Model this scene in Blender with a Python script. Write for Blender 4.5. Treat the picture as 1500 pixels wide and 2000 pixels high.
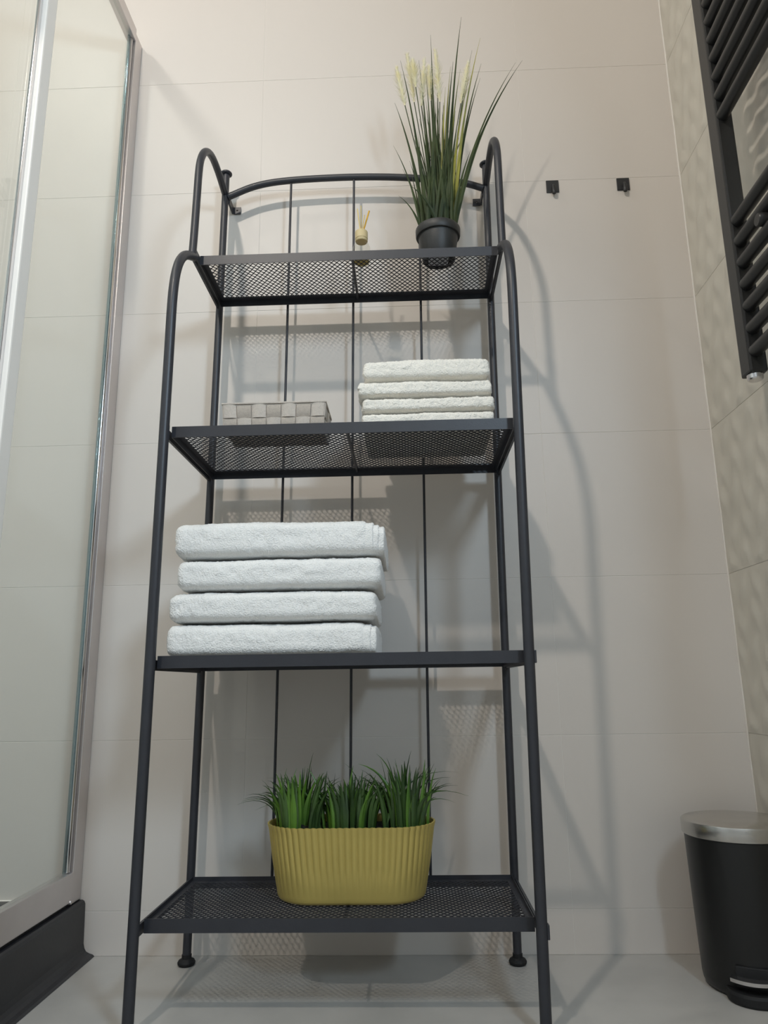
import bpy, bmesh, math, random
from math import sin, cos, pi, sqrt
from mathutils import Vector, Matrix, noise

for _o in list(bpy.data.objects): bpy.data.objects.remove(_o)
SC = bpy.context.scene
COL = SC.collection
random.seed(7)

# ------------------------------------------------------------------ camera
CAM = Vector((0.0, -1.46611, 0.47206)); YAW, PIT, ROL, FPX = -0.032425, 0.229461, -0.014873, 1442.063
_f = Vector((sin(YAW)*cos(PIT), cos(YAW)*cos(PIT), sin(PIT)))
_r = Vector((cos(YAW), -sin(YAW), 0)); _u = _r.cross(_f)
RGT = cos(ROL)*_r + sin(ROL)*_u; UPV = -sin(ROL)*_r + cos(ROL)*_u
cd = bpy.data.cameras.new('camera'); cam = bpy.data.objects.new('camera', cd); COL.objects.link(cam)
cd.sensor_fit = 'VERTICAL'; cd.sensor_height = 24.0; cd.lens = FPX*24.0/2000.0; cd.clip_start = 0.02
cam.matrix_world = Matrix(((RGT.x, UPV.x, -_f.x, CAM.x), (RGT.y, UPV.y, -_f.y, CAM.y), (RGT.z, UPV.z, -_f.z, CAM.z), (0, 0, 0, 1)))
SC.camera = cam
def at(px, py, Y):                       # pixel of the photograph -> point on the plane y = Y
    d = _f + RGT*((px-750)/FPX) - UPV*((py-1000)/FPX)
    return CAM + d*((Y-CAM.y)/d.y)

# ------------------------------------------------------------------ world, lights, exposure
w = bpy.data.worlds.new('world'); SC.world = w; w.use_nodes = True
w.node_tree.nodes['Background'].inputs[0].default_value = (0.8, 0.85, 1, 1)
w.node_tree.nodes['Background'].inputs[1].default_value = 0.02
SC.view_settings.view_transform = 'Standard'; SC.view_settings.look = 'None'
SC.view_settings.gamma = 1.0; SC.view_settings.use_curve_mapping = False
SC.view_settings.exposure = 0.0
def area(name, loc, target, size, power, col, shape='DISK', spread=pi):
    l = bpy.data.lights.new(name, 'AREA'); l.shape = shape; l.size = size; l.energy = power; l.color = col; l.spread = spread
    o = bpy.data.objects.new(name, l); COL.objects.link(o); o.location = loc
    o.rotation_euler = (Vector(target)-Vector(loc)).to_track_quat('-Z', 'Y').to_euler(); return o
area('ceiling_spot', (-0.62, -1.82, 2.575), (0.35, 0.0, 1.45), 0.09, 22, (1, 0.92, 0.82))
area('ceiling_spot_shower', (-1.05, -0.75, 2.575), (-1.05, -0.75, 0), 0.12, 4.5, (1, 0.97, 0.90))
area('mirror_lamp', (0.595, -1.72, 1.60), (-0.6, -1.76, 1.12), 0.45, 35, (0.63, 0.82, 1.0))

# ------------------------------------------------------------------ materials
def mat(name, col, rough=0.5, metal=0.0, noise_amt=0.0, nscale=8.0, bump=0.0, bscale=200.0, spec=0.5, coat=0.0, col2=None, sheen=0.0, detail=3.0):
    m = bpy.data.materials.new(name); m.use_nodes = True
    nt = m.node_tree; b = nt.nodes['Principled BSDF']
    b.inputs['Base Color'].default_value = (*col, 1); b.inputs['Roughness'].default_value = rough
    b.inputs['Metallic'].default_value = metal; b.inputs['Specular IOR Level'].default_value = spec
    b.inputs['Coat Weight'].default_value = coat; b.inputs['Sheen Weight'].default_value = sheen
    tc = nt.nodes.new('ShaderNodeTexCoord')
    if noise_amt or col2:
        n = nt.nodes.new('ShaderNodeTexNoise'); n.inputs['Scale'].default_value = nscale; n.inputs['Detail'].default_value = detail
        nt.links.new(tc.outputs['Object'], n.inputs['Vector'])
        r = nt.nodes.new('ShaderNodeValToRGB'); c2 = col2 or tuple(c*(1-noise_amt) for c in col)
        r.color_ramp.elements[0].position = 0.35; r.color_ramp.elements[1].position = 0.65
        r.color_ramp.elements[0].color = (*c2, 1); r.color_ramp.elements[1].color = (*col, 1)
        nt.links.new(n.outputs['Fac'], r.inputs['Fac']); nt.links.new(r.outputs['Color'], b.inputs['Base Color'])
    if bump:
        n2 = nt.nodes.new('ShaderNodeTexNoise'); n2.inputs['Scale'].default_value = bscale; n2.inputs['Detail'].default_value = 2
        nt.links.new(tc.outputs['Object'], n2.inputs['Vector'])
        bp = nt.nodes.new('ShaderNodeBump'); bp.inputs['Strength'].default_value = bump; bp.inputs['Distance'].default_value = 0.002
        nt.links.new(n2.outputs['Fac'], bp.inputs['Height']); nt.links.new(bp.outputs['Normal'], b.inputs['Normal'])
    return m
M = {}
M['tile'] = mat('wall_tile', (0.645, 0.594, 0.545), 0.42, noise_amt=0.012, nscale=3, spec=0.4)
M['relief'] = mat('relief_tile', (0.60, 0.565, 0.49), 0.35, noise_amt=0.03, nscale=4)
M['grout'] = mat('grout', (0.74, 0.70, 0.65), 0.8)
M['floor'] = mat('floor_stone', (0.50, 0.48, 0.45), 0.35, col2=(0.41, 0.395, 0.37), nscale=5, bump=0.03, bscale=90, detail=6)
M['paint'] = mat('white_paint', (0.62, 0.60, 0.57), 0.8)
M['steel'] = mat('anthracite_steel', (0.029, 0.030, 0.037), 0.42, noise_amt=0.1, nscale=30, bump=0.06, bscale=500, spec=0.5)
M['radiator'] = mat('black_radiator', (0.018, 0.018, 0.018), 0.38, bump=0.05, bscale=500)
M['matt_black'] = mat('matt_black_metal', (0.02, 0.02, 0.022), 0.45)
M['chrome'] = mat('chrome', (0.72, 0.70, 0.70), 0.12, 1.0, noise_amt=0.02)
M['alu'] = mat('satin_aluminium', (0.66, 0.62, 0.61), 0.32, 0.85, noise_amt=0.03, nscale=20)
M['brushed'] = mat('brushed_steel', (0.60, 0.58, 0.55), 0.26, 1.0, noise_amt=0.06, nscale=40)
M['white_seal'] = mat('white_seal', (0.93, 0.87, 0.80), 0.5, noise_amt=0.02)
M['tray'] = mat('dark_tray', (0.022, 0.022, 0.025), 0.42, noise_amt=0.1, nscale=30, bump=0.05, bscale=200)
M['bin_black'] = mat('bin_black', (0.008, 0.008, 0.008), 0.36, noise_amt=0.05)
M['rubber'] = mat('black_rubber', (0.007, 0.007, 0.008), 0.7, noise_amt=0.05)
M['terry'] = mat('white_terry', (0.87, 0.86, 0.835), 0.95, noise_amt=0.03, nscale=160, bump=0.9, bscale=420, spec=0.1, sheen=0.4)
M['terry_warm'] = mat('cream_terry', (0.90, 0.855, 0.77), 0.95, noise_amt=0.04, nscale=160, bump=0.9, bscale=420, spec=0.1, sheen=0.4)
M['strap'] = mat('taupe_strap', (0.44, 0.385, 0.33), 0.75, noise_amt=0.1, nscale=200, bump=0.4, bscale=700)
M['strap_light'] = mat('pale_taupe_strap', (0.55, 0.49, 0.43), 0.7, noise_amt=0.1, nscale=200, bump=0.4, bscale=700)
M['gold'] = mat('gold_lacquer', (0.56, 0.44, 0.13), 0.36, 0.4, noise_amt=0.06, nscale=15, bump=0.05, bscale=120)
M['soil'] = mat('dark_moss', (0.012, 0.016, 0.010), 0.95, bump=0.6, bscale=150)
M['leaf'] = mat('leaf_green', (0.050, 0.105, 0.020), 0.45, col2=(0.022, 0.050, 0.014), nscale=18)
M['leaf_bright'] = mat('leaf_bright_green', (0.105, 0.225, 0.025), 0.42, col2=(0.055, 0.13, 0.02), nscale=18)
M['reed_leaf'] = mat('reed_green', (0.052, 0.070, 0.022), 0.6, col2=(0.024, 0.038, 0.014), nscale=14, spec=0.25)
M['reed_yellow'] = mat('reed_yellow', (0.33, 0.30, 0.03), 0.45, col2=(0.10, 0.12, 0.03), nscale=12)
M['plume'] = mat('cream_plume', (0.88, 0.80, 0.48), 0.9, col2=(0.88, 0.84, 0.64), nscale=40)
M['pot'] = mat('black_plastic', (0.024, 0.024, 0.023), 0.5, bump=0.08, bscale=300)
M['label'] = mat('grey_label', (0.45, 0.46, 0.50), 0.6, noise_amt=0.1)
M['wood'] = mat('pale_wood', (0.62, 0.50, 0.27), 0.55, noise_amt=0.12, nscale=60)
M['reed'] = mat('reed_stick', (0.72, 0.55, 0.22), 0.6, noise_amt=0.1, nscale=60)
M['reed_amber'] = mat('amber_reed_stick', (0.72, 0.40, 0.03), 0.6, noise_amt=0.1, nscale=60)
def glassmat(name, tint, ior=1.45, gl=1.0, rough=0.0):
    m = bpy.data.materials.new(name); m.use_nodes = True; nt = m.node_tree
    for n in list(nt.nodes): nt.nodes.remove(n)
    out = nt.nodes.new('ShaderNodeOutputMaterial'); mix = nt.nodes.new('ShaderNodeMixShader')
    t = nt.nodes.new('ShaderNodeBsdfTransparent'); g = nt.nodes.new('ShaderNodeBsdfGlossy'); lw = nt.nodes.new('ShaderNodeLayerWeight'); pw = nt.nodes.new('ShaderNodeMath'); f = nt.nodes.new('ShaderNodeMath')
    t.inputs[0].default_value = (*tint, 1); g.inputs['Color'].default_value = (gl, gl, gl, 1); g.inputs['Roughness'].default_value = rough
    lw.inputs['Blend'].default_value = 0.5; pw.operation = 'POWER'; pw.inputs[1].default_value = 5; f.operation = 'MULTIPLY_ADD'; f.inputs[1].default_value = 0.6; f.inputs[2].default_value = 0.03
    nt.links.new(lw.outputs['Facing'], pw.inputs[0]); nt.links.new(pw.outputs[0], f.inputs[0])
    nt.links.new(f.outputs[0], mix.inputs[0]); nt.links.new(t.outputs[0], mix.inputs[1]); nt.links.new(g.outputs[0], mix.inputs[2])
    nt.links.new(mix.outputs[0], out.inputs[0]); return m
M['glass'] = glassmat('clear_glass', (0.965, 0.985, 0.975), 1.35)
M['bottle'] = glassmat('bottle_glass', (0.93, 0.93, 0.90), 1.35)
M['glass_edge'] = glassmat('teal_glass_edge', (0.62, 0.72, 0.74), 1.5)
M['amber'] = mat('amber_oil', (0.62, 0.46, 0.12), 0.2)

# ------------------------------------------------------------------ mesh helpers
class MB:
    def __init__(s): s.v = []; s.f = []; s.sm = []
    def add(s, vs, fs, smooth=False):
        n = len(s.v); s.v += [tuple(v) for v in vs]; s.f += [tuple(i+n for i in f) for f in fs]; s.sm += [smooth]*len(fs)
    def box(s, x0, x1, y0, y1, z0, z1, b=0.0):
        if b <= 0:
            s.add([(x0,y0,z0),(x1,y0,z0),(x1,y1,z0),(x0,y1,z0),(x0,y0,z1),(x1,y0,z1),(x1,y1,z1),(x0,y1,z1)],
                  [(0,3,2,1),(4,5,6,7),(0,1,5,4),(1,2,6,5),(2,3,7,6),(3,0,4,7)])
            return
        bm = bmesh.new(); bmesh.ops.create_cube(bm, size=1)
        for v in bm.verts: v.co = Vector(((x0+x1)/2+v.co.x*(x1-x0), (y0+y1)/2+v.co.y*(y1-y0), (z0+z1)/2+v.co.z*(z1-z0)))
        bmesh.ops.bevel(bm, geom=bm.edges[:], offset=b, segments=2, affect='EDGES', profile=0.6)
        bm.verts.index_update(); s.add([v.co[:] for v in bm.verts], [[v.index for v in f.verts] for f in bm.faces]); bm.free()
    def tube(s, pts, r, n=16, caps=True):
        pts = [Vector(p) for p in pts]; k = len(pts)
        rs = r if isinstance(r, (list, tuple)) else [r]*k
        T = [(pts[min(i+1, k-1)]-pts[max(i-1, 0)]).normalized() for i in range(k)]
        a = Vector((0, 0, 1)) if abs(T[0].z) < 0.9 else Vector((1, 0, 0))
        nrm = T[0].cross(a).normalized(); vs = []
        for i in range(k):
            nrm = (nrm - T[i]*nrm.dot(T[i])).normalized(); bn = T[i].cross(nrm)
            for j in range(n):
                t = 2*pi*j/n; vs.append(pts[i]+(nrm*cos(t)+bn*sin(t))*rs[i])
        fs = [(i*n+j, i*n+(j+1) % n, (i+1)*n+(j+1) % n, (i+1)*n+j) for i in range(k-1) for j in range(n)]
        s.add(vs, fs, True)
        if caps: s.add(vs[:n], [tuple(range(n-1, -1, -1))]); s.add(vs[-n:], [tuple(range(n))])
    def lathe(s, prof, c, n=40, axis='z', caps=True):
        vs = []
        for r, h in prof:
            for j in range(n):
                t = 2*pi*j/n
                vs.append((c[0]+r*cos(t), c[1]+r*sin(t), c[2]+h) if axis == 'z' else (c[0]+r*cos(t), c[1]+h, c[2]+r*sin(t)))
        fs = [(i*n+j, i*n+(j+1) % n, (i+1)*n+(j+1) % n, (i+1)*n+j) for i in range(len(prof)-1) for j in range(n)]
        if caps:
            if prof[0][0] > 1e-5: fs.append(tuple(range(n-1, -1, -1)))
            if prof[-1][0] > 1e-5: fs.append(tuple((len(prof)-1)*n+j for j in range(n)))
        s.add(vs, fs, True)
    def mapv(s, fn): s.v = [tuple(fn(*v)) for v in s.v]; return s
    def mesh(s, name, m, origin=(0, 0, 0)):
        me = bpy.data.meshes.new(name)
        me.from_pydata([(v[0]-origin[0], v[1]-origin[1], v[2]-origin[2]) for v in s.v], [], s.f)
        bm = bmesh.new(); bm.from_mesh(me)
        for f, q in zip(bm.faces, s.sm): f.smooth = q
        
        bmesh.ops.remove_doubles(bm, verts=bm.verts, dist=1e-6)
        bmesh.ops.recalc_face_normals(bm, faces=bm.faces); bm.to_mesh(me); bm.free()
        if any(s.sm): me.set_sharp_from_angle(angle=math.radians(38))
        me.materials.append(m); return me
def worg(o):
    p = Vector((0, 0, 0))
    while o: p += o.location; o = o.parent
    return p
def build(mb, name, m, parent=None, loc=None, **props):
    g = worg(parent) if parent else Vector((0, 0, 0)); l = Vector(loc) if loc else g
    o = bpy.data.objects.new(name, mb.mesh(name, m, l)); COL.objects.link(o)
    o.location = l-g if parent else l
    if parent: o.parent = parent
    for k, v in props.items(): o[k] = v
    return o
def thing(name, label, cat, loc, group=None):
    o = bpy.data.objects.new(name, None); COL.objects.link(o); o.location = loc; o.empty_display_size = 0.05
    o['label'] = label; o['category'] = cat
    if group: o['group'] = group
    return o
def inst(src, parent, loc, name=None):
    o = bpy.data.objects.new(name or src.name.split('.')[0], src.data); COL.objects.link(o)
    o.parent = parent; o.location = loc; return o

# ------------------------------------------------------------------ the room
XL, XR, YF, ZC = -1.45, 0.6289, -2.75, 2.6
Z0, XA = 0.0742, -0.3187
def struct(mb, name, m): return build(mb, name, m, kind='structure')
a = MB(); a.box(XL-0.1, XR+0.1, YF-0.1, 0.1, -0.1, 0.0); struct(a, 'floor', M['floor'])
a = MB(); a.box(XL-0.1, XR+0.1, YF-0.1, 0.1, ZC, ZC+0.1); struct(a, 'ceiling', M['paint'])
a = MB(); a.box(XL-0.1, XL, YF, 0.0, 0, ZC); struct(a, 'wall_left', M['paint'])
a = MB(); a.box(XL-0.1, XR+0.1, YF-0.1, YF, 0, ZC); struct(a, 'wall_front', M['paint'])
TH, GAP = 0.0006, 0.0010        # tiles stand 1.2 mm proud of the grout
a = MB(); a.box(XL-0.1, XR+0.1, TH, 0.1, 0, ZC); wb = struct(a, 'wall_back', M['grout'])
a = MB(); a.box(XR+TH+0.0004, XR+0.1, YF, TH, 0, ZC); wr = struct(a, 'wall_right', M['grout'])
xs = [XL, XA-0.6, XA, XA+0.6, XR]
zs = [0.0] + [Z0+0.3*k for k in range(9)] + [ZC]
cache = {}
for i in range(len(xs)-1):
    for j in range(len(zs)-1):
        wx, hz = xs[i+1]-xs[i]-GAP, zs[j+1]-zs[j]-GAP
        key = (round(wx, 4), round(hz, 4)); loc = (xs[i]+GAP/2, 0, zs[j]+GAP/2)
        if key not in cache:
            q = MB(); q.box(0, wx, 0, TH+0.002, 0, hz, b=0.0003)
            o = build(q, 'tile', M['tile'], wb); o.location = loc; cache[key] = o
        else: inst(cache[key], wb, loc)
# relief tiles of the right-hand wall: slanting folded chevrons raised about 2 mm
def tri(t): t = t % 1.0; return 1-abs(2*t-1)
def relief(y, z):
    u = z + 0.030*tri(y/0.085) ; c = math.floor(u/0.062)
    t = tri((y+0.021*c)/0.055)
    return 0.0042*min(1, max(0, t-0.25)*2.2)*tri(u/0.062)
def relief_tile(wy, hz):
    q = MB(); ny, nz = max(2, int(wy/0.006)), max(2, int(hz/0.006)); vs = []
    for k in range(nz+1):
        for i in range(ny+1):
            y, z = -wy*i/ny, hz*k/nz
            e = min(1, min(i, ny-i, k, nz-k)/2)
            vs.append((-relief(y, z)*e, y, z))
    fs = [(k*(ny+1)+i, k*(ny+1)+i+1, (k+1)*(ny+1)+i+1, (k+1)*(ny+1)+i) for k in range(nz) for i in range(ny)]
    q.add(vs, fs, True)
    rim = [(0, 0, 0), (0, -wy, 0), (0, -wy, hz), (0, 0, hz)]
    q.add(rim+[(TH+0.001, y, z) for _, y, z in rim], [(0, 1, 5, 4), (1, 2, 6, 5), (2, 3, 7, 6), (3, 0, 4, 7)])
    return q
ys = [0, -0.6, -1.2, -1.8, -2.4, YF]; cache = {}
for i in range(len(ys)-1):
    for j in range(len(zs)-1):
        wy, hz = ys[i]-ys[i+1]-GAP, zs[j+1]-zs[j]-GAP
        key = (round(wy, 4), round(hz, 4)); loc = (XR, ys[i]-GAP/2, zs[j]+GAP/2)
        if key not in cache:
            o = build(relief_tile(wy, hz), 'tile', M['relief'], wr); o.location = loc; cache[key] = o
        else: inst(cache[key], wr, loc)
q = MB(); q.tube([(XR-0.0005+0.0004*sin(k*1.7), -0.0005, 0.001+k*0.05) for k in range(52)], 0.0021, 8); struct(q, 'trim_1', M['grout'])

# ------------------------------------------------------------------ shower enclosure and tray
TX0, TY1 = XL+0.002, -0.95
q = MB()
prof = [(-0.584, 0.0005), (-0.5875, 0.0035), (-0.594, 0.0055), (-0.6000, 0.0085), (-0.6035, 0.014), (-0.6055, 0.022), (-0.6075, 0.088),
        (-0.6095, 0.0925), (-0.613, 0.0945), (-0.640, 0.0945), (-0.66, 0.0935), (-0.72, 0.075), (-0.72, 0.0005)]
n = len(prof); vs = [(x, -0.0015, z) for x, z in prof]+[(x, TY1, z) for x, z in prof]
q.add(vs, [(i, i+1, n+i+1, n+i) for i in range(n-1)]+[(n-1, 0, n, 2*n-1), tuple(range(n-1, -1, -1)), tuple(range(n, 2*n))])
tray = thing('shower_tray', 'dark grey shower tray on the floor under the glass screen', 'shower tray', (-1.0, -0.48, 0))
build(q, 'rim', M['tray'], tray)
q = MB(); q.box(TX0, -0.7205, TY1, -0.0315, 0.0005, 0.075, b=0.003); build(q, 'basin', M['tray'], tray)
q = MB(); q.box(TX0, -0.7205, -0.031, -0.0015, 0.0005, 0.0935, b=0.002); build(q, 'ledge', M['tray'], tray)
q = MB(); q.tube([(-1.4, -0.0035, 0.0920), (-0.645, -0.0035, 0.0920)], 0.003, 8); build(q, 'silicone_bead', M['white_seal'], tray)

enc = thing('shower_screen', 'clear glass shower screen in a pale chrome frame left of the shelving', 'shower screen', (-0.627, -0.45, 0.0952))
def ebox(name, m, *b, bev=0.0012, **k):
    q = MB(); q.box(*b, b=bev); return build(q, name, m, enc, **k)
ebox('wall_profile', M['alu'], -0.6370, -0.6175, -0.0400, -0.0008, 0.0960, 1.985)
ebox('bottom_rail', M['alu'], -0.6360, -0.6165, -0.95, -0.0402, 0.1005, 0.1500)
ebox('bottom_rail_seal', M['rubber'], -0.6330, -0.6200, -0.95, -0.0402, 0.0955, 0.1004, bev=0.0005)
ebox('top_rail', M['alu'], -0.6380, -0.6165, -0.95, -0.0402, 1.9620, 1.9950)
q = MB(); q.lathe([(0.0, -0.001), (0.0035, -0.001), (0.0045, 0.001), (0.0045, 0.003)], (0, 0, 0), 12)
# round screw cap on the lower end of the wall profile
q.mapv(lambda x, y, z: (-0.6155-z, -0.046+x, 0.1015+y)); build(q, 'screw_cap', M['alu'], enc)
for k, (y0, y1, xa, xb, nm) in enumerate(((-0.0535, -0.0405, -0.6320, -0.6215, 'chrome_strip'), (-0.0600, -0.0540, -0.6305, -0.6235, 'glass_seal'))):
    q = MB(); q.tube([((xa+xb)/2, (y0+y1)/2, 0.151), ((xa+xb)/2, (y0+y1)/2, 1.961)], 0.0052 if k == 0 else 0.003, 14)
    build(q, nm, M['chrome'] if k == 0 else M['glass_edge'], enc)
ebox('glass_pane', M['glass'], -0.6290, -0.6230, -0.376, -0.0610, 0.151, 1.961, bev=0)
ebox('glass_edge', M['glass_edge'], -0.6292, -0.6228, -0.379, -0.3765, 0.151, 1.961, bev=0)
ebox('door_profile', M['white_seal'], -0.6330, -0.6200, -0.412, -0.3795, 0.151, 1.961, bev=0.003)
ebox('door_seal', M['chrome'], -0.6345, -0.6290, -0.422, -0.4125, 0.151, 1.961)
ebox('glass_pane', M['glass'], -0.6360, -0.6310, -0.940, -0.4225, 0.151, 1.961, bev=0)

# ------------------------------------------------------------------ shelving unit
LEAN = 0.0101
def LN(x, y, z): return (x+LEAN*z, y, z)
PXL, PXR, PYR, PYF = -0.4030, 0.1729, -0.0453, -0.3225
def leg_y(z): return PYF-0.0138*z
SHZ = [(1.2566, -0.2146), (0.8768, -0.3125), (0.5012, -0.3110), (0.1250, -0.2960)]
FH = 0.0190; MZ = 0.0125
unit = thing('shelving_unit', 'tall anthracite metal shelving unit with four mesh shelves against the tiled wall', 'shelf', (-0.11, -0.18, 0))
def ub(mb, name, parent=unit, m=M['steel'], **k): return build(mb.mapv(LN), name, m, parent, **k)
def bez(p, n):                           # Catmull-Rom through points
    P = [Vector(a) for a in p]; P = [2*P[0]-P[1]]+P+[2*P[-1]-P[-2]]; out = []
    for i in range(1, len(P)-2):
        for k in range(n):
            t = k/n; a, b, c, d = P[i-1:i+3]
            out.append(0.5*((2*b)+(c-a)*t+(2*a-5*b+4*c-d)*t*t+(-a+3*b-3*c+d)*t**3))
    return out+[P[-2]]
for s, px in ((-1, PXL), (1, PXR)):
    q = MB(); q.tube([(px, PYR, 0.011), (px, PYR, 0.5), (px, PYR, 1.0), (px, PYR, 1.584)], 0.0075, 20); post = ub(q, 'rear_post')
    q = MB(); q.lathe([(0.0, 0), (0.0105, 0), (0.0128, 0.002), (0.0128, 0.0045), (0.0105, 0.007), (0.006, 0.0085), (0, 0.009)], (px, PYR, 1.5835), 24); ub(q, 'post_cap', post)
    q = MB(); q.lathe([(0.0, 0), (0.0125, 0), (0.0150, 0.002), (0.0155, 0.005), (0.0135, 0.0085), (0.0085, 0.0110), (0.0085, 0.0170), (0.0078, 0.0175)], (px, PYR, 0.0004), 24); ub(q, 'foot', post, M['rubber'])
    top = bez([(px, leg_y(1.02), 1.02), (px, leg_y(1.10), 1.10), (px, -0.3345, 1.145), (px, -0.326, 1.178), (px, -0.3105, 1.207), (px, -0.286, 1.232), (px, -0.250, 1.2535), (px, -0.232, 1.262)], 5)
    q = MB(); q.tube([(px, leg_y(0)-0.0, 0.010), (px, leg_y(0.4), 0.4), (px, leg_y(0.8), 0.8)]+top, 0.0082, 20); fl = ub(q, 'front_leg')
    q = MB(); q.lathe([(0.0, 0), (0.0125, 0), (0.0150, 0.002), (0.0155, 0.005), (0.0135, 0.0085), (0.0095, 0.0110), (0.0092, 0.0150)], (px, leg_y(0), 0.0004), 24); ub(q, 'foot', fl, M['rubber'])
    hp = bez([(px, -0.247, 1.250), (px, -0.243, 1.31), (px, -0.240, 1.39), (px, -0.238, 1.440), (px, -0.231, 1.475), (px, -0.212, 1.507), (px, -0.184, 1.530), (px, -0.150, 1.5415), (px, -0.105, 1.5425), (px, -0.0463, 1.5345)], 6)
    q = MB(); q.tube(hp, 0.0073, 20); ub(q, 'side_hoop')
    # wall bracket: a tab with a screw hole beside the post
    q = MB(); x0 = px+(0.006 if s < 0 else -0.006); dx = -s
    xa, xb = sorted((x0, x0+dx*0.0035)); q.box(xa, xb, PYR+0.004, -0.004, 1.514, 1.531)
    c = (x0+dx*0.0115, -0.0035, 1.5225); N = 16; ring = []
    for k in range(N):
        t = 2*pi*k/N+pi/4; m_ = max(abs(cos(t)), abs(sin(t))); ring.append((c[0]+0.0085*cos(t)/m_, c[2]+0.0085*sin(t)/m_, c[0]+0.0022*cos(t), c[2]+0.0022*sin(t)))
    vs = []
    for y in (-0.0045, -0.0025):
        for r in ring: vs += [(r[0], y, r[1]), (r[2], y, r[3])]
    fs = []
    for k in range(N):
        a0, a1 = 2*k, 2*((k+1) % N); fs += [(a0, a1, a1+1, a0+1), (2*N+a0, 2*N+a0+1, 2*N+a1+1, 2*N+a1), (a0, 2*N+a0, 2*N+a1, a1), (a0+1, a1+1, 2*N+a1+1, 2*N+a0+1)]
    q.add(vs, fs); ub(q, 'wall_bracket')
arc = bez([(PXL+0.006, PYR, 1.528), (-0.334, PYR, 1.5535), (-0.256, PYR, 1.5645), (-0.117, PYR, 1.5670), (0.006, PYR, 1.5600), (0.118, PYR, 1.5430), (PXR-0.006, PYR, 1.527)], 10)
q = MB(); q.tube(arc, 0.0073, 20); ub(q, 'top_rail')
for x, zt in ((-0.2570, 1.556), (-0.1175, 1.560), (0.0255, 1.550)):
    q = MB(); q.tube([(x, PYR+0.001, 0.128), (x, PYR+0.001, 0.8), (x, PYR+0.001, zt)], 0.0026, 10); ub(q, 'back_rod')
def mesh_panel(x0, x1, y0, y1, z):
    q = MB(); px_, py_ = 0.0105, 0.0140; wv, th = 0.0019, 0.0012
    nrow = int(round((y1-y0)/(py_/2))); hy = (y1-y0)/nrow; ncol = int(round((x1-x0)/(px_/2))); hx = (x1-x0)/ncol
    for j in range(nrow):
        yc = y0+hy*(j+0.5); vs = []
        for i in range(ncol+1):
            sgn = 1 if (i+j) % 2 == 0 else -1
            y = yc+sgn*hy*0.42; x = x0+hx*i; dz = sgn*0.0004
            vs += [(x, y-wv/2, z-th/2+dz), (x, y+wv/2, z-th/2-dz), (x, y+wv/2, z+th/2-dz), (x, y-wv/2, z+th/2+dz)]
        fs = []
        for i in range(ncol):
            b = 4*i; fs += [(b+k, b+(k+1) % 4, b+4+(k+1) % 4, b+4+k) for k in range(4)]
        q.add(vs, fs)
    return q
X0, X1 = PXL+0.0050, PXR-0.0050
for i, (zb, yf) in enumerate(SHZ):
    zt, zm = zb+FH, zb+MZ; yr = PYR-0.0078; t = 0.0014; lip = 0.017
    q = MB()
    q.box(X0, X1, yf, yf+t, zb, zt); q.box(X0, X1, yr-t, yr, zb, zt)
    q.box(X0, X0+t, yf+t, yr-t, zb, zt); q.box(X1-t, X1, yf+t, yr-t, zb, zt)
    fr = ub(q, 'shelf_frame')
    q = MB(); e = 0.0004
    q.box(X0+t, X1-t, yf+t, yf+lip*0.55, zm-0.0007, zm+0.0007); q.box(X0+t, X1-t, yr-lip, yr-t, zm-0.0007, zm+0.0007)
    q.box(X0+t, X0+lip*0.6, yf+lip*0.55, yr-lip, zm-0.0007, zm+0.0007); q.box(X1-lip*0.6, X1-t, yf+lip*0.55, yr-lip, zm-0.0007, zm+0.0007)
    ub(q, 'frame_lip', fr)
    ub(mesh_panel(X0+lip*0.6-0.003, X1-lip*0.6+0.003, yf+lip*0.55-0.002, yr-lip+0.003, zm), 'mesh_panel', fr, kind='stuff')
    xm = (X0+X1)/2+0.008; q = MB(); q.tube([(xm, yf+0.003, zm-0.0035), (xm, yr-0.003, zm-0.0035)], 0.0026, 8); ub(q, 'brace_rod', fr)
    for s, px in ((-1, PXL), (1, PXR)):
        ly = leg_y(zb) if i else -0.2545
        xa, xb = sorted((px-s*0.0005, px+s*0.0035)); q = MB(); q.box(xa, xb, ly+0.0085, PYR-0.0078, zb-0.0030, zt-0.0060)
        ub(q, 'side_bar', fr)
        q = MB(); xa, xb = sorted((px+s*0.0045, px-s*0.0048)); q.box(xa, xb, ly+0.0080, ly+0.0120 if i else yf+0.0006, zb+0.001, zt-0.002)
        if i > 1 and s > 0: xa, xb = sorted((px+s*0.0070, px+s*0.0105)); q.box(xa, xb, ly-0.0050, ly+0.0070, zb-0.001, zt-0.001, b=0.0008)
        ub(q, 'joint_lug', fr)

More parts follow.
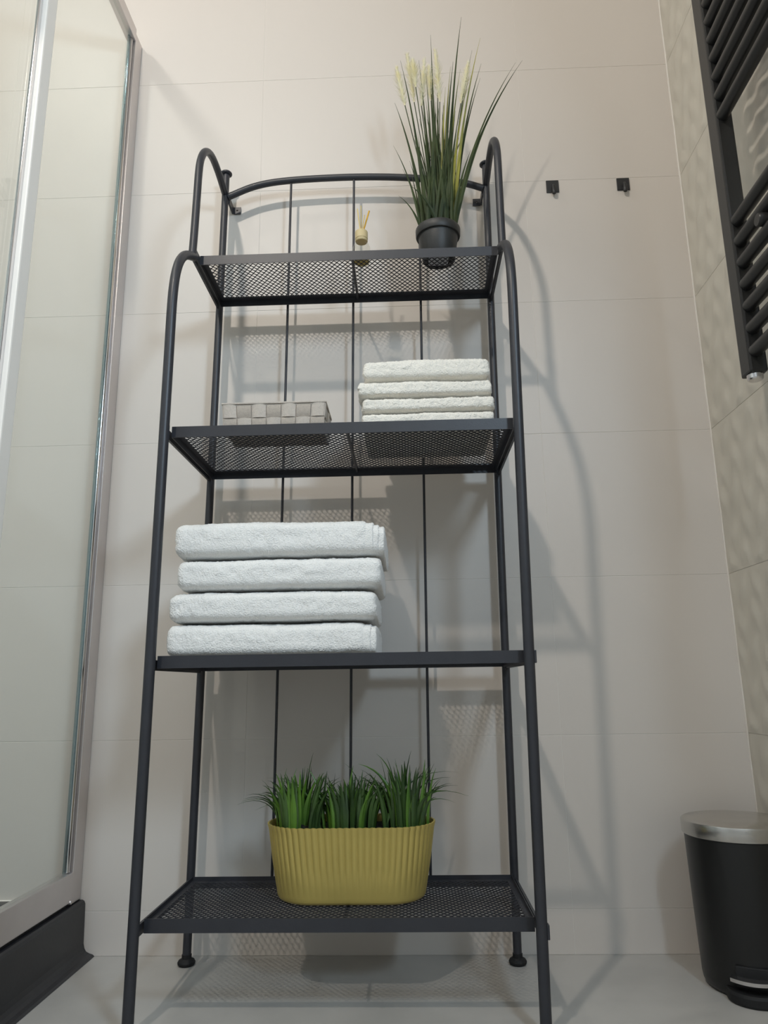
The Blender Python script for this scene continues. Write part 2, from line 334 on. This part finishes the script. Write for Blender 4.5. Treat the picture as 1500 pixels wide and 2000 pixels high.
# ------------------------------------------------------------------ towels
def towel(label, x0, x1, yf, yr, z0, z1, m, layers=0, seed=0.0, sag=0.0, group=None, fringe=0.0):
    cy = (yf+yr)/2; q = MB()
    def loop(xa, xb, yfa, yra, za, zb, nx, npf, rx):
        hh, hd = (zb-za)/2, (yra-yfa)/2; zc = (za+zb)/2; yc = (yfa+yra)/2
        prof = []
        for k in range(npf):
            t = 2*pi*k/npf; r = hh
            # rounded slab cross-section in y-z (straight top and bottom, rounded front and back)
            ct, st = cos(t), sin(t); ex = 2/5.2
            prof.append((math.copysign(abs(ct)**ex, ct), math.copysign(abs(st)**ex, st)))
        # even spacing along the loop
        pp = [(p[0]*hd, p[1]*hh) for p in prof]; L = [0]
        for k in range(npf): a_, b_ = pp[k], pp[(k+1) % npf]; L.append(L[-1]+sqrt((a_[0]-b_[0])**2+(a_[1]-b_[1])**2))
        ev = []; k = 0
        for j in range(npf):
            s_ = L[-1]*j/npf
            while L[k+1] < s_: k += 1
            f_ = (s_-L[k])/max(1e-9, L[k+1]-L[k]); a_, b_ = pp[k], pp[(k+1) % npf]
            ev.append((a_[0]+(b_[0]-a_[0])*f_, a_[1]+(b_[1]-a_[1])*f_))
        vs = []; cols = []
        for i in range(nx+1):
            u = i/nx; x = xa+(xb-xa)*u
            cols.append((x, 1.0))
        ends = [(0.0, 0.0), (0.35, 0.02), (0.75, 0.12), (0.93, 0.35)]
        def ring(x, sc, off):
            for (py, pz) in ev:
                sx = 1-(1-sc)*min(1, 0.6*hh/hd*1.6)
                p = Vector((x, py*sx, pz*sc))
                # displacement along the outward direction
                nrm = Vector((0, py/hd*0.5 if abs(py) > hd-hh*1.3 else 0, pz/hh)).normalized() if (abs(py)+abs(pz)) > 1e-6 else Vector((off, 0, 0))
                P3 = Vector((x*1.0+seed, py, pz+zc))
                d = 0.0016*noise.noise(P3*16)+0.0011*noise.noise(P3*70)+0.0009*noise.noise(P3*260)+0.0006*noise.noise(P3*480)
                if pz < 0: d = min(d, 0.0002)
                if abs(py) < hd-hh: d = min(d, 0.0003)
                dx_ = fringe*noise.noise(Vector((seed+3, py*60, pz*90)))*0.6 if off else 0
                sg = sag*noise.noise(Vector((x*9+seed, 0, 0)))
                vs.append((p.x+off*d*0.8+dx_*off, yc+p.y+nrm.y*d*1.4, zc+p.z+nrm.z*d*0.9+(sg if pz > 0 and py < 0 else 0)*0.5))
        seq = []
        R = rx
        for a_, sc in ((0, 0.60), (0.05, 0.72), (0.15, 0.83), (0.3, 0.91), (0.55, 0.97), (0.85, 0.995)): seq.append((xa+R*a_, sc, -1))
        for i in range(nx+1): seq.append((xa+R+(xb-xa-2*R)*i/nx, 1.0, 0))
        for a_, sc in ((0.85, 0.995), (0.55, 0.97), (0.3, 0.91), (0.15, 0.83), (0.05, 0.72), (0, 0.60)): seq.append((xb-R*a_, sc, 1))
        for t_ in seq: ring(*t_)
        fs = [(i*npf+j, i*npf+(j+1) % npf, (i+1)*npf+(j+1) % npf, (i+1)*npf+j) for i in range(len(seq)-1) for j in range(npf)]
        fs += [tuple(range(npf-1, -1, -1)), tuple((len(seq)-1)*npf+j for j in range(npf))]
        q.add(vs, fs, True)
    H = z1-z0
    W = x1-x0
    xe = x1-layers*0.0085
    loop(x0, xe, yf, yr, z0, z1, int(W/0.0016), 170, min(0.014, H*0.26))
    for k in range(layers):
        loop(xe-0.03, xe+0.0085*(k+1), yf+0.0022*(k+1), yr-0.0022*(k+1), z0+0.0003, z1-H*0.055*(k+1), 12, 120, 0.0030)
    o = build(q, 'towel', m, loc=((x0+x1)/2, cy, z0), label=label, category='towel', group=group)
    return o
B0 = 0.5012+MZ+0.0014
zz = [B0, 0.5715, 0.6225, 0.6755, 0.7375]; G = 'folded bath towels stacked on the third shelf'
towel('large white bath towel at the bottom of the big stack, lying on the shelf', -0.386, -0.052, -0.300, -0.064, zz[0], zz[1]-0.0006, M['terry'], 2, 1.3, 0.002, G)
towel('large white bath towel, second from the bottom of the big stack, ridged front', -0.385, -0.052, -0.300, -0.066, zz[1], zz[2]-0.0006, M['terry'], 0, 5.1, 0.005, G)
towel('large white bath towel second from the top of the big stack, plain rounded end', -0.375, -0.044, -0.300, -0.067, zz[2], zz[3]-0.0006, M['terry'], 0, 9.4, 0.005, G)
towel('large thick white bath towel on top of the big stack, folded layers at right', -0.381, -0.038, -0.300, -0.067, zz[3], zz[4], M['terry'], 3, 13.7, 0.003, G)
C0 = 0.8768+MZ+0.0014
zz = [C0, 0.9215, 0.9490, 0.9790, 1.0200]; G = 'folded hand towels stacked on the second shelf'
for k, (lb, xa, xb) in enumerate((('small cream-white hand towel, bottom of the small stack, half hidden by the shelf edge', -0.0735, 0.1490),
        ('small cream-white hand towel, second from bottom, reaching furthest right in the stack', -0.0735, 0.1520),
        ('small cream-white hand towel, second from top of its stack, jutting out left', -0.0795, 0.1485),
        ('small cream-white hand towel on top of the small stack, its left end notched', -0.0710, 0.1470))):
    towel(lb, xa, xb, -0.290, -0.108, zz[k], zz[k+1]-0.0005, M['terry_warm'], 0, 21+4.3*k, 0.004, G, fringe=0.006)

# ------------------------------------------------------------------ woven basket
bx0, bx1, by0, by1, bz0, bz1 = -0.3120, -0.1330, -0.2960, -0.2030, C0, C0+0.0490
bk = thing('woven_basket', 'low taupe basket woven from flat straps on the second shelf', 'basket', ((bx0+bx1)/2, (by0+by1)/2, bz0))
def taper(x, y, z):
    k = 0.955+0.045*(z-bz0)/(bz1-bz0); cx, cy = (bx0+bx1)/2, (by0+by1)/2
    return (cx+(x-cx)*k, cy+(y-cy)*k, z)
q = MB(); q.box(bx0+0.004, bx1-0.004, by0+0.004, by1-0.004, bz0+0.0002, bz0+0.003, b=0.001); build(q.mapv(taper), 'base', M['strap'], bk)
q = MB()
for (xa, xb, ya, yb) in ((bx0+0.003, bx1-0.003, by0+0.0035, by0+0.0050), (bx0+0.003, bx1-0.003, by1-0.0050, by1-0.0035), (bx0+0.0035, bx0+0.0050, by0+0.005, by1-0.005), (bx1-0.0050, bx1-0.0035, by0+0.005, by1-0.005)):
    q.box(xa, xb, ya, yb, bz0+0.003, bz1-0.002)
build(q.mapv(taper), 'liner', M['strap'], bk)
def side_pt(side, u, z, out):
    if side == 0: return (bx0+u, by0+0.003-out, z)
    if side == 1: return (bx0+u, by1-0.003+out, z)
    if side == 2: return (bx0+0.003-out, by0+u, z)
    return (bx1-0.003+out, by0+u, z)
rows = [bz0+0.0005, bz0+0.0245, bz1]
for side in range(4):
    Ls = (bx1-bx0) if side < 2 else (by1-by0); nc = 7 if side < 2 else 4; cw = Ls/nc
    for c in range(nc):                                     # upright straps, over and under
        for r_ in range(2):
            over = (c+r_) % 2 == 0
            u0, u1, za, zb = c*cw+0.0007, (c+1)*cw-0.0007, rows[r_]+0.0004, rows[r_+1]-0.0004
            q = MB(); vs = []; NU, NV = 6, 6; amp = 0.0021
            for j in range(NV+1):
                for i in range(NU+1):
                    fu, fv = i/NU, j/NV
                    b_ = sin(pi*fv)**0.6 if over else sin(pi*fu)**0.6
                    vs.append(side_pt(side, u0+(u1-u0)*fu, za+(zb-za)*fv, 0.0004+amp*b_))
            nfr = len(vs)
            for j in range(NV+1):
                for i in range(NU+1): vs.append(side_pt(side, u0+(u1-u0)*i/NU, za+(zb-za)*j/NV, -0.0004))
            W_ = NU+1; fs = []
            for j in range(NV):
                for i in range(NU):
                    p_ = j*W_+i; fs += [(p_, p_+1, p_+1+W_, p_+W_), (nfr+p_, nfr+p_+W_, nfr+p_+W_+1, nfr+p_+1)]
            edge = [i for i in range(W_)]+[j*W_+NU for j in range(1, NV+1)]+[NV*W_+i for i in range(NU-1, -1, -1)]+[j*W_ for j in range(NV-1, 0, -1)]
            for k in range(len(edge)): a_, b_ = edge[k], edge[(k+1) % len(edge)]; fs.append((a_, b_, nfr+b_, nfr+a_))
            q.add(vs, fs, True)
            build(q.mapv(taper), 'strap', M['strap'] if over else M['strap_light'], bk)
q = MB(); rz = bz1
for (xa, xb, ya, yb) in ((bx0, bx1, by0, by0+0.005), (bx0, bx1, by1-0.005, by1), (bx0, bx0+0.005, by0+0.005, by1-0.005), (bx1-0.005, bx1, by0+0.005, by1-0.005)):
    q.box(xa, xb, ya, yb, rz-0.0005, rz+0.0025, b=0.0008)
build(q.mapv(taper), 'rim', M['strap_light'], bk)

# ------------------------------------------------------------------ golden planter with grass
pz0 = 0.1250+MZ+0.0013; pz1 = 0.2530; pcx, pcy = -0.1035, -0.1640
pl = thing('grass_planter', 'oblong fluted gold planter with three tufts of green grass on the bottom shelf', 'planter', (pcx, pcy, pz0))
def stad(hl, rr, t):                     # stadium outline: point and outward normal at parameter t (0..1)
    st = hl-rr; per = 4*st+2*pi*rr; s_ = (t % 1)*per
    if s_ < 2*st: return (-st+s_, -rr), (0, -1), s_
    s2 = s_-2*st
    if s2 < pi*rr: a_ = -pi/2+s2/rr; return (st+rr*cos(a_), rr*sin(a_)), (cos(a_), sin(a_)), s_
    s2 -= pi*rr
    if s2 < 2*st: return (st-s2, rr), (0, 1), s_
    s2 -= 2*st; a_ = pi/2+s2/rr; return (-st+rr*cos(a_), rr*sin(a_)), (cos(a_), sin(a_)), s_
NT = 528; NF = 66
q = MB(); vs = []; levels = [0.0, 0.012, 0.03, 0.06, 0.10, 0.15, 0.2, 0.28, 0.36, 0.45, 0.55, 0.65, 0.75, 0.85, 0.93, 0.975, 1.0]
def pring(h, off, z):
    k = h**0.9; hl = 0.1185+(0.1365-0.1185)*k+off; rr = 0.0590+(0.0660-0.0590)*k+off
    r_ = []
    for i in range(NT):
        t = i/NT; p_, n_, _ = stad(hl, rr, t)
        fl = 0.0019*(abs(sin(pi*NF*t))-0.5)*min(1, max(0, (h-0.10)/0.4)) if off >= -0.001 else 0
        rnd = -0.010*(1-min(1, h/0.05))**2 if off >= -0.001 else 0
        ov = 0.0012*(1 if h > 0.97 else 0)
        d = fl+rnd+ov; zz_ = z+(0.0010*(abs(sin(pi*NF*t))) if h > 0.96 else 0)
        r_.append((pcx+p_[0]+n_[0]*d, pcy+p_[1]+n_[1]*d, zz_))
    return r_
for h in levels: vs += pring(h, 0, pz0+(pz1-pz0)*h)
for h in (1.0, 0.95, 0.88): vs += pring(h, -0.0025, pz0+(pz1-pz0)*h)
nl = len(levels)+3
q.add(vs, [(i*NT+j, i*NT+(j+1) % NT, (i+1)*NT+(j+1) % NT, (i+1)*NT+j) for i in range(nl-1) for j in range(NT)]+[tuple(range(NT-1, -1, -1))], True)
build(q, 'pot', M['gold'], pl)
q = MB(); ring_ = pring(0.90, -0.0030, pz0+(pz1-pz0)*0.90)
q.add(ring_, [tuple(range(NT))]); build(q, 'soil', M['soil'], pl)
def blade(base, tip, bend, width, segs=9, side=None, fold=0.25, taper_=3.2):
    """ribbon leaf with a V fold; bend = control point shift (Vector)"""
    base, tip = Vector(base), Vector(tip); mid = (base+tip)/2+Vector(bend); q = MB(); vs = []
    sd = side or Vector((1, 0, 0))
    for i in range(segs+1):
        t = i/segs; p_ = base*(1-t)**2+mid*2*t*(1-t)+tip*t*t
        tg = ((mid-base)*(1-t)+(tip-mid)*t).normalized()
        s_ = (sd-tg*sd.dot(tg)).normalized(); nn = tg.cross(s_)
        wd = width*(0.62+0.38*sin(pi*min(1, t*1.6+0.1)))*(1-t**taper_) if t < 1 else 0
        wd = max(wd, width*0.05)
        vs += [p_-s_*wd/2+nn*wd*fold, p_, p_+s_*wd/2+nn*wd*fold]
    fs = []
    for i in range(segs):
        b = 3*i; fs += [(b, b+1, b+4, b+3), (b+1, b+2, b+5, b+4)]
    q.add(vs, fs, True); return q
rnd = random.Random(11)
tufts = [(-0.190, -0.164, 96, [(520, 1545), (497, 1583), (520, 1520), (580, 1500), (612, 1470), (560, 1500), (600, 1500), (630, 1520), (545, 1530)], 0.095),
         (-0.103, -0.162, 92, [(690, 1495), (672, 1490), (655, 1510), (708, 1510), (725, 1510), (640, 1525), (700, 1520)], 0.086),
         (-0.014, -0.162, 98, [(700, 1492), (735, 1472), (803, 1466), (895, 1508), (915, 1555), (880, 1518), (755, 1480), (820, 1490), (890, 1568), (720, 1500)], 0.105)]
for (tx, ty, nb, tips, hgt) in tufts:
    q = MB(); q.lathe([(0.0, 0), (0.024, 0), (0.018, 0.008), (0.008, 0.014), (0, 0.016)], (tx, ty, pz0+(pz1-pz0)*0.90+0.0005), 20); tf = build(q, 'grass_tuft', M['soil'], pl)
    for k in range(nb):
        ang = rnd.uniform(0, 2*pi); r0 = rnd.uniform(0, 1)**0.6*0.036; base = (tx+r0*cos(ang)*1.2, ty+r0*sin(ang)*1.25, pz0+(pz1-pz0)*0.905)
        if k < len(tips): t_ = at(tips[k][0], tips[k][1], ty+rnd.uniform(-0.02, 0.02)); wdt = rnd.uniform(0.0060, 0.0085)
        else:
            out = rnd.uniform(0.006, 0.074)*(0.5+0.5*abs(cos(ang))); hh = hgt*sqrt(max(0.12, 1-(out/0.080)**2))*rnd.uniform(0.68, 1.05)
            if ang > pi and out > 0.035: out *= 0.7
            t_ = Vector((tx+(r0+out)*cos(ang)*1.1, ty+(r0+out)*sin(ang)*0.8, base[2]+hh)); wdt = rnd.uniform(0.0070, 0.0115)
        d_ = t_-Vector(base); bend = Vector((-d_.x*0.30, -d_.y*0.3, 0.016+abs(d_.x)*0.34))
        sd = Vector((cos(ang+pi/2+rnd.uniform(-.6, .6)), sin(ang+pi/2), 0))+Vector((0.7, 0, 0))
        build(blade(base, t_, bend, wdt, 8, sd), 'blade', M['leaf_bright'] if rnd.random() < 0.38 else M['leaf'], tf)

# ------------------------------------------------------------------ tall reed plant in a black pot
A0 = 1.2566+MZ+0.0013
tx, ty = 0.0720, -0.1780
tp = thing('potted_reed_plant', 'tall artificial reed plant with cream plumes in a black pot on the top shelf', 'plant', (tx, ty, A0))
q = MB(); q.lathe([(0.0225, 0.004), (0.0235, 0), (0.0300, 0), (0.0315, 0.002), (0.0385, 0.0485), (0.0385, 0.0500), (0.0422, 0.0505), (0.0434, 0.0530), (0.0438, 0.0655), (0.0428, 0.0672), (0.0405, 0.0665), (0.0392, 0.055), (0.036, 0.050)], (tx, ty, A0), 48, caps=False)
q.lathe([(0.0, 0.0035), (0.0235, 0.0045)], (tx, ty, A0), 48, caps=False); build(q, 'pot', M['pot'], tp)
q = MB(); q.lathe([(0.0, 0.0595), (0.0200, 0.0590), (0.0385, 0.0570), (0.0375, 0.0500), (0, 0.050)], (tx, ty, A0), 32); build(q, 'soil', M['soil'], tp)
q = MB(); q.box(tx-0.020, tx+0.018, ty-0.017, ty+0.016, A0+0.0004, A0+0.0012, b=0.0003); build(q, 'base_sticker', M['label'], tp)
zb = A0+0.056
def rb(px, py, tipY, w, bx=0.0, m='reed_leaf', by=0.0, curve=None):
    t_ = at(px, py, tipY); dx = max(-0.030, min(0.030, (t_.x-tx)*0.30+bx)); base = Vector((tx+dx, ty+by, zb))
    d_ = t_-base; bend = Vector((-d_.x*0.26, -d_.y*0.2, 0.02)) if curve is None else Vector(curve)
    build(blade(base, t_, bend, w, 14, Vector((1, rnd.uniform(-.4, .4), 0)), 0.2, 2.6), 'leaf_blade', M[m], tp)
main = [(901, 33, -.18, .0058), (841, 68, -.17, .005), (938, 74, -.20, .0052, 0, 'reed_yellow'), (922, 98, -.17, .004), (940, 124, -.17, .0048), (938, 152, -.16, .0042),
        (1020, 118, -.17, .0066), (1007, 122, -.18, .0050), (782, 118, -.18, .0052), (818, 117, -.17, .0048), (771, 201, -.18, .0056), (768, 284, -.19, .0042, -.012),
        (800, 314, -.20, .0040, -.010), (778, 382, -.20, .0032, -.016), (786, 330, -.18, .0036, -.014), (840, 135, -.17, .005), (832, 142, -.19, .0045), (880, 130, -.19, .0050, 0, 'reed_yellow'),
        (899, 135, -.15, .0045, 0, 'reed_yellow'), (916, 150, -.18, .005, 0, 'reed_yellow'), (870, 170, -.2, .0052, 0, 'reed_yellow'), (855, 150, -.16, .0048), (885, 120, -.2, .0062), (825, 225, -.2, .0060)]
for t_ in main:
    px_, py_, Y_, w_ = t_[:4]; w_ *= 1.55; bxx = t_[4] if len(t_) > 4 else 0; mm = t_[5] if len(t_) > 5 else 'reed_leaf'
    rb(px_, py_, Y_, w_, bxx, mm)
for k in range(62):
    px_ = rnd.gauss(850, 27); py_ = 175+rnd.random()**1.2*150+abs(px_-850)*1.0; px_ = min(930, max(785, px_))
    rb(px_, py_, ty+rnd.uniform(-.05, .05), rnd.uniform(.0058, .0090), rnd.uniform(-.018, .018), 'reed_leaf', rnd.uniform(-.02, .02))
for (bx_, by_, tx_, ty_) in ((791, 206, 774, 132), (809, 200, 795, 106), (823, 207, 829, 116), (842, 197, 838, 130), (859, 199, 850, 98), (900, 202, 915, 122), (812, 170, 806, 118)):
    b_, t_ = at(bx_, by_, ty+rnd.uniform(-.02, .02)), None; t_ = at(tx_, ty_, b_.y)
    st0 = Vector((tx+(b_.x-tx)*0.2, ty, zb)); q = MB(); q.tube([st0, st0.lerp(b_, 0.5)+Vector(((b_.x-st0.x)*-0.12, 0, 0)), b_], 0.0010, 6); st = build(q, 'flower_stem', M['reed_leaf'], tp)
    q = MB(); ax = t_-b_; L = ax.length; dn = ax.normalized()
    s1 = dn.cross(Vector((0, 1, 0))).normalized(); s2 = dn.cross(s1)
    q.tube([b_+ax*u for u in (0, .15, .35, .6, .85, 1)], [0.0010, 0.0013, 0.0014, 0.0012, 0.0008, 0.0003], 8)
    for h in range(620):
        u = rnd.random()**0.9; a_ = rnd.uniform(0, 2*pi); rad = s1*cos(a_)+s2*sin(a_); p_ = b_+ax*u+rad*0.002
        ln = (0.006+0.014*sin(pi*min(1, u+0.15)))*rnd.uniform(.5, 1.15); e_ = p_+(rad*rnd.uniform(.35, .85)+dn*1.0).normalized()*ln*1.3; sd = rad.cross(dn)*0.00030
        q.add([p_-sd, p_+sd, e_], [(0, 1, 2)])
    build(q, 'flower_plume', M['plume'], st)

# ------------------------------------------------------------------ reed diffuser
dx_, dy_ = -0.0780, -0.1800
df = thing('reed_diffuser', 'small clear glass reed diffuser with a pale wooden cap and sticks on the top shelf', 'diffuser', (dx_, dy_, A0))
q = MB(); q.lathe([(0.0, 0.0), (0.0150, 0.0), (0.0168, 0.002), (0.0170, 0.022), (0.0168, 0.033), (0.0148, 0.0385), (0.0105, 0.0420), (0.0085, 0.0440), (0.0085, 0.0520)], (dx_, dy_, A0), 36, caps=False); bt = build(q, 'bottle', M['bottle'], df)
q = MB(); q.lathe([(0.0, 0.0015), (0.0148, 0.0020), (0.0153, 0.014), (0.0, 0.014)], (dx_, dy_, A0), 32); build(q, 'oil', M['amber'], bt)
q = MB(); q.lathe([(0.0087, 0.0460), (0.0115, 0.0460), (0.0122, 0.0470), (0.0122, 0.0500), (0.0117, 0.0505), (0.0117, 0.0512), (0.0125, 0.0517), (0.0125, 0.0670), (0.0116, 0.0683), (0.0, 0.0683)], (dx_, dy_, A0), 36); build(q, 'wooden_cap', M['wood'], df)
for (px_, py_, Y_, m_, r_) in ((698, 408, -.175, 'reed', .0011), (705, 402, -.165, 'reed', .0009), (712, 420, -.19, 'reed', .0010), (721, 412, -.182, 'reed_amber', .0016)):
    q = MB(); e_ = at(px_, py_, Y_); q.tube([(dx_+(e_.x-dx_)*0.2, dy_+(e_.y-dy_)*.2, A0+0.0675), e_], r_, 8); build(q, 'reed_stick', M[m_], df)

# ------------------------------------------------------------------ wall hooks
for (hx, hz, lb) in ((0.3425, 1.5575, 'small square black hook on the back wall, left one nearest the shelving'), (0.5000, 1.5570, 'small square black hook on the back wall, right one nearest the radiator')):
    hk = thing('wall_hook', lb, 'hook', (hx, 0, hz), 'black hooks on the back wall')
    q = MB(); q.box(hx-0.0140, hx+0.0140, -0.0030, -0.0002, hz-0.0150, hz+0.0150, b=0.0008); build(q, 'plate', M['matt_black'], hk)
    q = MB()
    q.tube(bez([(hx+0.001, -0.0028, hz+0.0005), (hx+0.001, -0.0075, hz-0.003), (hx+0.001, -0.0098, hz-0.010), (hx+0.001, -0.0098, hz-0.0235)], 5), [0.0030]*4+[0.0042]*8+[0.0048]*3+[0.0040], 16)
    build(q, 'peg', M['matt_black'], hk)

# ------------------------------------------------------------------ towel radiator on the right wall
rd = thing('towel_radiator', 'black ladder towel radiator hanging on the right wall', 'radiator', (0.56, -0.62, 0.93))
RT = 1.86
for k, (ya, yb) in enumerate(((-0.375, -0.341), (-0.899, -0.865))):
    q = MB(); q.box(0.540, 0.568, ya, yb, 0.940, RT, b=0.0035); ps = build(q, 'post', M['radiator'], rd)
    q = MB(); q.lathe([(0.0, 0), (0.0100, 0), (0.0120, 0.002), (0.0125, 0.0085)], (0.554, (ya+yb)/2, 0.931), 24); build(q, 'end_plug', M['chrome'], ps)
bars = [0.9735+0.0385*k for k in range(7)]+[1.4075+0.0385*k for k in range(12)]
for z in bars:
    q = MB(); q.tube([(0.5515, -0.3752, z), (0.5515, -0.62, z), (0.5515, -0.8648, z)], 0.0108, 18, caps=False); build(q, 'bar', M['radiator'], rd)
for (y, z) in ((-0.462, 1.1465), (-0.80, 1.1465), (-0.462, 1.695), (-0.80, 1.695)):
    q = MB(); q.lathe([(0.0, -0.002), (0.0090, -0.002), (0.0105, 0.000), (0.0105, 0.012), (0.0060, 0.013), (0.0060, 0.0870)], (0, 0, 0), 20)
    q.mapv(lambda a_, b_, c_, y=y, z=z: (0.5385+c_, y+a_, z+b_)); build(q, 'wall_mount', M['radiator'], rd)

# ------------------------------------------------------------------ pedal bin
bx, by = 0.5330, -0.1400
pb = thing('pedal_bin', 'small black pedal bin with a brushed steel lid in the right corner', 'bin', (bx, by, 0))
q = MB(); q.lathe([(0.0, 0.001), (0.0680, 0.001), (0.0725, 0.0035), (0.0752, 0.009), (0.0765, 0.018), (0.0800, 0.110), (0.0835, 0.2240), (0.0800, 0.2245), (0.0, 0.2245)], (bx, by, 0), 64); build(q, 'body', M['bin_black'], pb)
q = MB(); q.lathe([(0.0835, 0.2248), (0.0862, 0.2250), (0.0868, 0.2262), (0.0868, 0.2445), (0.0862, 0.2462), (0.0840, 0.2475), (0.0500, 0.2505), (0.0, 0.2515)], (bx, by, 0), 64); build(q, 'lid', M['brushed'], pb)
ang = math.radians(247)
ca, sa = cos(ang), sin(ang)
def rl(u, v, z): return (bx+u*ca-v*sa, by+u*sa+v*ca, z)
q = MB(); N = 28; vs = []
for (sc, z) in ((1.0, 0.001), (1.03, 0.004), (1.03, 0.013), (0.98, 0.017)):
    for k in range(N):
        t = -pi/2+pi*k/(N-1); vs.append((0.052+0.047*sc*cos(t)**0.75 if cos(t) > 0 else 0.052, 0.040*sc*sin(t), z))
fs = [(i*N+j, i*N+j+1, (i+1)*N+j+1, (i+1)*N+j) for i in range(3) for j in range(N-1)]+[tuple(3*N+j for j in range(N)), tuple(range(N-1, -1, -1)), (0, N, 2*N, 3*N, 4*N-1, 3*N-1, 2*N-1, N-1)]
q.add(vs, fs); q.mapv(rl); build(q, 'pedal_base', M['rubber'], pb)
q = MB()    # dark slot the pedal comes out of
q.box(0.0745, 0.0795, -0.024, 0.024, 0.020, 0.050, b=0.002); q.mapv(rl); build(q, 'pedal_slot', M['rubber'], pb)
q = MB(); NN = 22; top = []; bot = []
for k in range(NN+1):
    t = k/NN*2-1; u = 0.1010-0.012*t*t; top.append((u, 0.032*t))
vs = []
for (u, v) in top:
    vs += [(u, v, 0.036), (u-0.012, v*0.94, 0.0375), (u-0.012, v*0.94, 0.0355), (u, v, 0.031)]
fs = [(4*i+j, 4*i+(j+1) % 4, 4*i+4+(j+1) % 4, 4*i+4+j) for i in range(NN) for j in range(4)]+[(0, 1, 2, 3), (4*NN+3, 4*NN+2, 4*NN+1, 4*NN)]
q.add(vs, fs, True); q.mapv(rl); pd = build(q, 'pedal', M['chrome'], pb)
q = MB(); q.tube([rl(0.078, 0.022, 0.030), rl(0.094, 0.010, 0.034)], 0.0016, 8); q.tube([rl(0.078, -0.022, 0.030), rl(0.094, -0.010, 0.034)], 0.0016, 8); build(q, 'pedal_wire', M['chrome'], pd)
